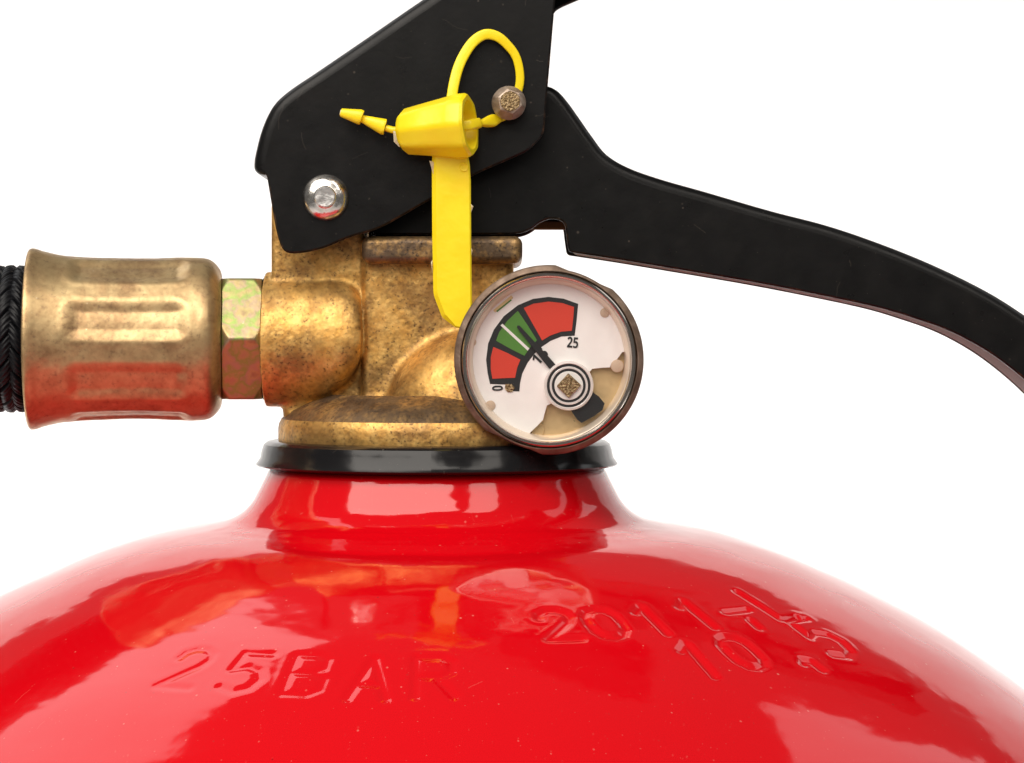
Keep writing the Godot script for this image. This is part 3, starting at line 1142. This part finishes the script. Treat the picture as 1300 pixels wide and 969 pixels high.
func build_gauge() -> void:
	var c := at(697, 457, 210)
	var g := Node3D.new()
	g.name = "pressure_gauge"
	ext.add_child(g, true)
	g.position = W(c)
	g.set_meta("label", "round pressure gauge with red and green zones under glass")
	# bezel: a turned case with spanner flats; local +Z to the viewer, rim at z = 0
	var rows := []
	var bp := [Vector2(20, -70), Vector2(52, -70), Vector2(56, -66), Vector2(56, -58), Vector2(98, -56), Vector2(107, -52), Vector2(110.5, -46), Vector2(112, -30), Vector2(112.4, -9), Vector2(111.6, -6.5), Vector2(106.4, -3.2), Vector2(105.4, -2.8), Vector2(104.7, -3.6), Vector2(104.2, -8)]
	var cv := PackedVector2Array()
	for i in bp.size() - 1:
		for k in 3:
			cv.append(bp[i].lerp(bp[i + 1], k / 3.0))
	cv.append(bp[bp.size() - 1])
	for p in cv:
		var row := PackedVector3Array()
		for j in 361:
			var th := TAU * j / 360.0
			var r := p.x
			var f := fposmod(th - deg_to_rad(67.0) + PI / 2.0, PI) - PI / 2.0
			if p.y < -5.0 and r > 100.0 and absf(f) < 0.5:
				r = minf(r, 106.3 / cos(f))
			row.append(Vector3(r * cos(th), r * sin(th), p.y) * S)
		rows.append(row)
	part("bezel", sheet(rows, rows[26][0] - Vector3(0, 0, rows[26][0].z)), mats.browned, g)
	var face := Transform3D(Basis(Vector3(1, 0, 0), Vector3(0, 0, 1), Vector3(0, -1, 0)), Vector3.ZERO)
	var add := func(called: String, prof: Array, mat: Material, parent: Node3D, centre := Vector2.ZERO) -> void:
		var q := []
		for p in prof:
			q.append(p * S)
		part(called, done(lathe(q, 120, Transform3D(face.basis, Vector3(centre.x, centre.y, 0) * S))), mat, parent)
	add.call("crimp_ring", [Vector2(104.2, -9), Vector2(103.6, -4), Vector2(102.8, -1.2), Vector2(101.2, 0.3), Vector2(99.2, 0.2), Vector2(97.4, -1.4), Vector2(96.4, -4.5), Vector2(96.2, -8.5)], mats.chrome, g)
	add.call("inner_wall", [Vector2(97.2, -8.0), Vector2(95.6, -8.4), Vector2(94.6, -10), Vector2(92.0, -15), Vector2(90.2, -22), Vector2(90.0, -32)], mats.wall, g)
	add.call("back_disc", [Vector2(96, -31), Vector2(0, -30.5)], mats.gold, g)
	add.call("glass", [Vector2(96.6, -6.2), Vector2(60, -5.6), Vector2(0, -5.3)], mats.glass, g)
	# white printed dial with a notch cut out at the lower right
	var outline := []
	var dc := Vector2.ZERO
	for p in arc(dc, 91.5, 6.0, 255.0, 84):
		outline.append(p)
	for q in [[440, 795], [466, 768], [474, 735], [484, 702], [510, 690], [600, 640], [692, 534], [740, 529], [774, 527], [779, 510], [797, 494], [806, 490], [829, 458]]:
		outline.append(gz(q[0], q[1]))
	part("dial", flat(outline, -24.0, -22.0, 0.3), mats.dial, g)
	var zb := -21.96
	var zt := -21.6
	part("scale_border", flat([[222, 603], [211, 553], [204, 493], [213, 418], [240, 353], [285, 292], [350, 241], [420, 212], [490, 203], [560, 211], [627, 235], [620, 310], [611, 381], [550, 385], [500, 405], [460, 432], [425, 465], [395, 505], [370, 555], [360, 600], [357, 637], [298, 636], [300, 606]], zb, zt), mats.ink, g)
	zb = -21.5
	zt = -21.2
	part("red_zone", flat([[372, 252], [420, 231], [490, 221], [555, 228], [612, 247], [608, 300], [601, 362], [550, 366], [500, 384], [460, 408]], zb, zt, 0.1, 0.9), mats.red_ink, g)
	part("green_zone", flat([[350, 264], [400, 338], [440, 402], [408, 436], [381, 476], [320, 446], [247, 405], [262, 365], [300, 312]], zb, zt, 0.1, 0.5), mats.green_ink, g)
	part("red_zone", flat([[235, 428], [300, 456], [366, 490], [350, 530], [340, 578], [285, 580], [230, 583], [222, 535], [222, 480]], zb, zt, 0.1, 0.9), mats.red_ink, g)
	part("centre_mark", flat([[270, 334], [279, 326], [403, 440], [395, 450]], -21.1, -20.9, 0.1), mats.white_ink, g)
	part("stop_patch", flat([[292, 604], [322, 603], [336, 620], [324, 640], [302, 640], [290, 625]], -21.1, -20.8, 0.1), mats.bronze, g)
	numeral("0", 258, 622, 92.0, 12.6, -21.5, g, 0.72)
	numeral("15", 452, 476, 46.0, 12.6, -21.5, g, 1.05)
	numeral("25", 602, 413, -4.0, 12.4, -21.5, g, 0.74)
	# slot and tabs of the dial plate
	part("dial_slot", flat([[236, 264], [320, 196], [329, 208], [246, 275]], -21.95, -21.6, 0.1), mats.gold, g)
	part("slot_line", flat([[250, 268], [318, 214], [322, 219], [255, 273]], -21.5, -21.3, 0.05), mats.green_ink, g)
	for t in [[749, 276, 5.6], [224, 702, 6.0], [806, 520, 7.5], [140, 410, 5.0]]:
		add.call("dial_tab", [Vector2(t[2], -22.2), Vector2(t[2], -21.4), Vector2(t[2] - 0.3, -21.3), Vector2(0, -21.3)], mats.tab, g, gz(t[0], t[1]))
	add.call("locating_stud", [Vector2(8.4, -30.6), Vector2(8.2, -29.6), Vector2(7.6, -29.2), Vector2(0, -29.2)], mats.gold, g, gz(441, 815))
	# needle with its heavy tail
	var h := gz(583, 610)
	var tip := gz(352, 340)
	var dir := (tip - h).normalized()
	var nn := Vector2(-dir.y, dir.x)
	part("needle", flat([h + nn * 5.0, h + dir * 40.0 + nn * 4.2, tip + nn * 2.0, tip + dir * 2.0, tip - nn * 2.0, h + dir * 40.0 - nn * 4.2, h - nn * 5.0], -19.0, -17.6, 0.2), mats.needle, g)
	part("needle_tail", flat([[640, 560], [690, 630], [700, 645], [722, 660], [748, 692], [738, 722], [700, 750], [642, 782], [622, 766], [600, 735], [560, 660]], -19.4, -17.0, 0.5), mats.needle, g)
	# hub
	var hub := Node3D.new()
	add.call("hub", [Vector2(29.4, -24), Vector2(29.4, -13.5), Vector2(28.4, -12.2), Vector2(26.6, -12.0), Vector2(25.9, -12.6), Vector2(25.8, -13.4)], mats.hub, g, h)
	add.call("hub_ring", [Vector2(26.0, -13.2), Vector2(22.7, -13.2)], mats.ink, g, h)
	add.call("hub_ring", [Vector2(22.8, -14), Vector2(22.7, -12.6), Vector2(22.2, -12.2), Vector2(20.4, -12.2), Vector2(20.0, -12.8)], mats.hub, g, h)
	add.call("hub_ring", [Vector2(20.2, -13.1), Vector2(17.0, -13.1)], mats.ink, g, h)
	add.call("hub_face", [Vector2(17.1, -14), Vector2(17.0, -12.8), Vector2(16.6, -12.5), Vector2(0, -12.5)], mats.white_ink, g, h)
	hub.free()
	part("square_shaft", flat(Array(rounded([[h.x - 14.6, h.y - 0.5, 1.5], [h.x - 0.5, h.y + 14.8, 1.5], [h.x + 14.6, h.y + 0.8, 1.5], [h.x - 0.3, h.y - 14.6, 1.5]])), -14.0, -8.6, 0.8), mats.bronze, g)

# ------------------------------------------------------------------ yellow seal
func build_seal() -> void:
	var base := W(at(578, 414, 150))
	var s := thing("tamper_seal", "yellow plastic tamper seal looped round the locking pin, its flat tag hanging down", "seal", base)
	var back := Transform3D(Basis(), -base)
	# barrel: a faceted cone, its open end turned a little to the viewer
	var ax := Vector3(0.966, 0.08, 0.259).normalized()
	var up := Vector3(-0.08, 1, 0).normalized()
	up = (up - ax * up.dot(ax)).normalized()
	var sd := ax.cross(up)
	var o := at(507, 168, 140)
	var st := start()
	var stations := [[0.0, 16.0], [3.0, 22.0], [9.0, 27.5], [40.0, 32.5], [68.0, 37.0], [71.0, 38.2], [86.0, 38.0], [89.5, 36.0], [89.6, 30.0], [76.0, 27.0], [60.0, 14.0], [60.0, 0.0]]
	var rings := []
	for q in stations:
		var r := []
		for k in 48:
			var th := TAU * k / 48.0
			var f := fposmod(th, PI / 4.0) - PI / 8.0
			var rad: float = minf(q[1] * 0.955 / cos(f), q[1] * 1.014)
			if q[1] < 31.0 and q[0] > 50.0:
				rad = q[1]
			r.append(W(o + ax * q[0] + (up * cos(th) + sd * sin(th)) * rad))
		rings.append(r)
	for i in stations.size() - 1:
		var a: Array = stations[i]
		var b: Array = stations[i + 1]
		for k in 48:
			var l := (k + 1) % 48
			var th := TAU * (k + 0.5) / 48.0
			var dr: Vector3 = up * cos(th) + sd * sin(th)
			var hint: Vector3 = dr * (b[0] - a[0]) - ax * (b[1] - a[1])
			st.set_smooth_group(1 + (0 if i < 6 else i))
			if b[1] <= 0.0:
				tri(st, rings[i][k], rings[i][l], rings[i + 1][k], hint)
			else:
				quad(st, rings[i][k], rings[i][l], rings[i + 1][l], rings[i + 1][k], hint)
	part("barrel", done(st), mats.yellow, s, back)
	# mould seam round the barrel
	st = start()
	for k in 20:
		var a0 := -0.35 - PI * 0.95 * k / 20.0
		var a1 := -0.35 - PI * 0.95 * (k + 1) / 20.0
		var f0 := fposmod(a0, PI / 4.0) - PI / 8.0
		var f1 := fposmod(a1, PI / 4.0) - PI / 8.0
		var p0 := o + ax * 66.0 + (up * cos(a0) - sd * sin(a0)) * minf(37.2 * 0.955 / cos(f0), 37.6)
		var p1 := o + ax * 66.0 + (up * cos(a1) - sd * sin(a1)) * minf(37.2 * 0.955 / cos(f1), 37.6)
		bar([p0, p1], [Vector2(1.7, 1.7), Vector2(1.7, 1.7)], st, 8)
	# loop
	var lp := []
	for q in [[573, 127, 146], [576, 108, 143], [581, 88, 138], [589, 70, 133], [600, 54, 128], [612, 45, 126], [622, 43.5, 125], [634, 48, 124], [645, 58, 122], [654, 70, 120], [659, 86, 118], [660, 104, 116.5], [655, 124, 115], [646, 143, 116], [632, 151, 120], [622, 154, 128], [612, 156, 140], [604, 157, 152], [594, 159, 160], [575, 161, 158]]:
		lp.append(at(q[0], q[1], q[2]))
	var cp := curve(lp, 3.0)
	var sizes := []
	var total := cp.size()
	for i in total:
		var f := float(i) / (total - 1)
		var w := lerpf(6.4, 5.2, smoothstep(0.25, 0.5, f))
		if f > 0.72:
			w = lerpf(5.2, 7.6, smoothstep(0.72, 0.765, f))
		if f > 0.765:
			w = lerpf(7.6, 3.0, smoothstep(0.765, 0.87, f))
		if f > 0.87:
			w = 6.4
		sizes.append(Vector2(w, minf(w, 2.8)) if f < 0.72 else Vector2(w, minf(w, 5.0)))
	part("loop_strap", done(bar(cp, sizes, null, 16, 0.55)), mats.yellow, s, back)
	# barbed tail
	var tail := [at(512, 166, 142), at(498, 165, 139), at(490, 162.5, 138)]
	st = bar(tail, [Vector2(4.5, 4.5), Vector2(4.3, 4.3), Vector2(4.0, 4.0)], null, 12)
	for e in [[[489, 161.5], [487, 161], [459, 150.5], 10.0, 4.4], [[459.5, 149.5], [457, 148.6], [433.5, 143], 9.4, 5.2]]:
		var pa := at(e[0][0], e[0][1], 138)
		var pb := at(e[1][0], e[1][1], 138)
		var pc := at(e[2][0], e[2][1], 134)
		bar([pa, pb, pc], [Vector2(e[3] * 0.93, e[3] * 0.8), Vector2(e[3], e[3] * 0.85), Vector2(e[4], e[4])], st, 14, 0.8)
	part("barbed_tail", done(st), mats.yellow, s, back)
	part("tail_tip", done(bar([at(434, 143.2, 134), at(431.8, 142.6, 134)], [Vector2(4.6, 4.6), Vector2(3.4, 3.4)], null, 12)), mats.flash, s, back)
	st = start()
	var ch := [at(499, 166, 146), at(508, 168, 148), at(512, 178, 147), at(507, 187, 147), at(500, 180, 146)]
	for i in 5:
		var a: Vector3 = W(ch[i])
		var b: Vector3 = W(ch[(i + 1) % 5])
		st.set_smooth_group(4294967295)
		var mid := W(at(505.0, 175.5, 151))
		var rear := W(at(505.0, 175.5, 138))
		tri(st, a, b, mid, Vector3(0, 0, 1))
		tri(st, a, b, rear, Vector3(0, 0, -1))
	part("moulding_flash", done(st), mats.flash, s, back)
	# tag
	var tp := to2([[572, 126], [560, 163, 4], [549.5, 180, 6], [548, 205, 2], [548.5, 300], [550, 374, 5], [561, 403, 4], [578.5, 416, 2], [590, 418, 2], [599.5, 410, 2], [598, 300], [597.5, 230], [596, 205, 6], [592, 190, 4], [589, 150]], 150)
	var tag_line := rounded(tp)
	var tag_bevel := PackedFloat32Array()
	var half := at(574, 300, 150).x
	for q in tag_line:
		tag_bevel.append(5.0 if q.x < half - 4.0 else 1.8)
	part("tag", done(plate(tag_line, 137, 150, 2.0, tag_bevel)), mats.yellow, s, back)
	var face := Basis(Vector3(1, 0, 0), Vector3(0, 0, 1), Vector3(0, -1, 0))
	var pr := []
	for q in [Vector2(6.2, -1), Vector2(6.0, 0.8), Vector2(5.0, 1.4), Vector2(4.0, 1.2), Vector2(3.6, 0.4), Vector2(0, 0.2)]:
		pr.append(q * S)
	part("tag_button", done(lathe(pr, 24)), mats.yellow, s, Transform3D(face, W(at(589, 212, 150)) - base))
	for e in [[[545, 204], [552, 206], [550, 222]], [[597, 258], [601, 262], [598, 270]], [[547, 333], [549, 330], [549, 348]], [[597, 312], [600, 318], [598, 326]]]:
		st = start()
		st.set_smooth_group(4294967295)
		var a := W(at(e[0][0], e[0][1], 147))
		var b := W(at(e[1][0], e[1][1], 147))
		var c := W(at(e[2][0], e[2][1], 147))
		var m := (a + b + c) / 3.0
		var f := m + Vector3(0, 0, 1.5 * S)
		var r := m - Vector3(0, 0, 1.5 * S)
		for t in [[a, b], [b, c], [c, a]]:
			tri(st, t[0], t[1], f, Vector3(0, 0, 1))
			tri(st, t[0], t[1], r, Vector3(0, 0, -1))
		part("edge_flash", done(st), mats.flash, s, back)

# ------------------------------------------------------------------ backdrop
func build_setting() -> void:
	var st := start()
	var prof := []
	for p in [Vector2(1.2, 0.0), Vector2(-0.35, 0.0)]:
		prof.append(p)
	for k in 13:
		var a := PI / 2 * k / 12.0
		prof.append(Vector2(-0.35 - 0.25 * sin(a), 0.25 - 0.25 * cos(a)))
	prof.append(Vector2(-0.6, 0.72))
	var thick := 0.002
	var nrm := []
	for i in prof.size():
		var t: Vector2 = (prof[mini(i + 1, prof.size() - 1)] - prof[maxi(i - 1, 0)]).normalized()
		nrm.append(Vector2(t.y, -t.x))
	for layer in 2:
		st.set_smooth_group(layer + 1)
		for i in prof.size() - 1:
			var a: Vector2 = prof[i] - nrm[i] * (-0.0005 + thick * layer) * -1.0 * (-1.0)
			var b: Vector2 = prof[i + 1] - nrm[i + 1] * (-0.0005 + thick * layer) * -1.0 * (-1.0)
			var up := Vector2(-(b - a).y, (b - a).x)
			if up.dot(Vector2(1, 1)) < 0:
				up = -up
			var hint := Vector3(0, up.y, up.x) * (1.0 if layer == 0 else -1.0)
			quad(st, Vector3(-1.1, a.y, a.x), Vector3(1.1, a.y, a.x), Vector3(1.1, b.y, b.x), Vector3(-1.1, b.y, b.x), hint)
	var o := part("backdrop", done(st), mats.paper, self, Transform3D(Basis(), Vector3(0, -0.002, 0)))
	o.set_meta("kind", "structure")
	o.set_meta("label", "plain white paper backdrop behind the extinguisher")

func lamp(called: String, from: Vector3, to: Vector3, size: Vector2, energy: float, col := Color(1, 1, 1)) -> void:
	var l := AreaLight3D.new()
	l.name = called
	l.area_size = size
	l.light_energy = energy
	l.light_color = col
	l.shadow_enabled = true
	add_child(l, true)
	l.look_at_from_position(from, to, Vector3.UP if absf((to - from).normalized().y) < 0.98 else Vector3.FORWARD)

func _ready() -> void:
	rng.seed = 1
	# ---- camera
	var cam := Camera3D.new()
	cam.name = "camera"
	cam.projection = Camera3D.PROJECTION_FRUSTUM
	cam.near = 0.02
	cam.far = 20.0
	cam.size = 2.0 * cam.near * (969.0 / 2.0 / D)
	cam.frustum_offset = Vector2(0.0, cam.near * (440.0 - 484.5) / D)
	cam.position = v3(EYE_X, 0, D)
	add_child(cam, true)
	cam.current = true
	# ---- surroundings and exposure
	var we := WorldEnvironment.new()
	we.name = "surroundings"
	var e := Environment.new()
	e.background_mode = Environment.BG_COLOR
	e.background_color = lin(0.12, 0.115, 0.11)
	e.tonemap_mode = Environment.TONE_MAPPER_LINEAR
	e.tonemap_exposure = 1.0
	e.sdfgi_enabled = true
	e.ssao_enabled = true
	e.ssil_enabled = true
	we.environment = e
	add_child(we, true)
	# ---- unseen lamps: two overhead soft boxes behind for the dome reflections, a window-like pair in front; added: a low front fill, two that whiten the backdrop
	var top := Vector3(0, 0.42, 0)
	lamp("soft_box_left", top + Vector3(-0.42, 0.62, -0.36), top, Vector2(0.5, 0.36), 0.09)
	lamp("soft_box_right", top + Vector3(0.58, 0.50, -0.26), top, Vector2(0.4, 0.36), 0.045)
	lamp("front_window_left", top + Vector3(-0.30, 0.62, 0.54), top, Vector2(0.9, 0.64), 1.0, Color(1.0, 0.97, 0.93))
	lamp("front_window_right", top + Vector3(0.42, 0.62, 0.54), top, Vector2(0.22, 0.6), 0.16, Color(1.0, 0.97, 0.93))
	lamp("front_fill_low", top + Vector3(-0.12, 0.25, 0.74), top, Vector2(0.9, 0.24), 0.075, Color(1.0, 0.97, 0.93))  # added fill, no window: lightens the brass and ferrule
	lamp("backdrop_fill", Vector3(-0.4, 0.10, -0.22), Vector3(-0.3, 0.36, -0.6), Vector2(0.5, 0.12), 0.24)  # this and the next: added out of view to turn the backdrop white
	lamp("backdrop_fill_001", Vector3(0.4, 0.10, -0.22), Vector3(0.3, 0.36, -0.6), Vector2(0.5, 0.12), 0.24)
	make_materials()
	# ---- the place
	build_setting()
	# ---- the extinguisher
	ext = thing("fire_extinguisher", "red fire extinguisher with brass valve, black levers, braided hose and round pressure gauge", "fire extinguisher")
	build_body()
	build_valve()
	build_hose()
	build_levers()
	build_gauge()
	build_seal()
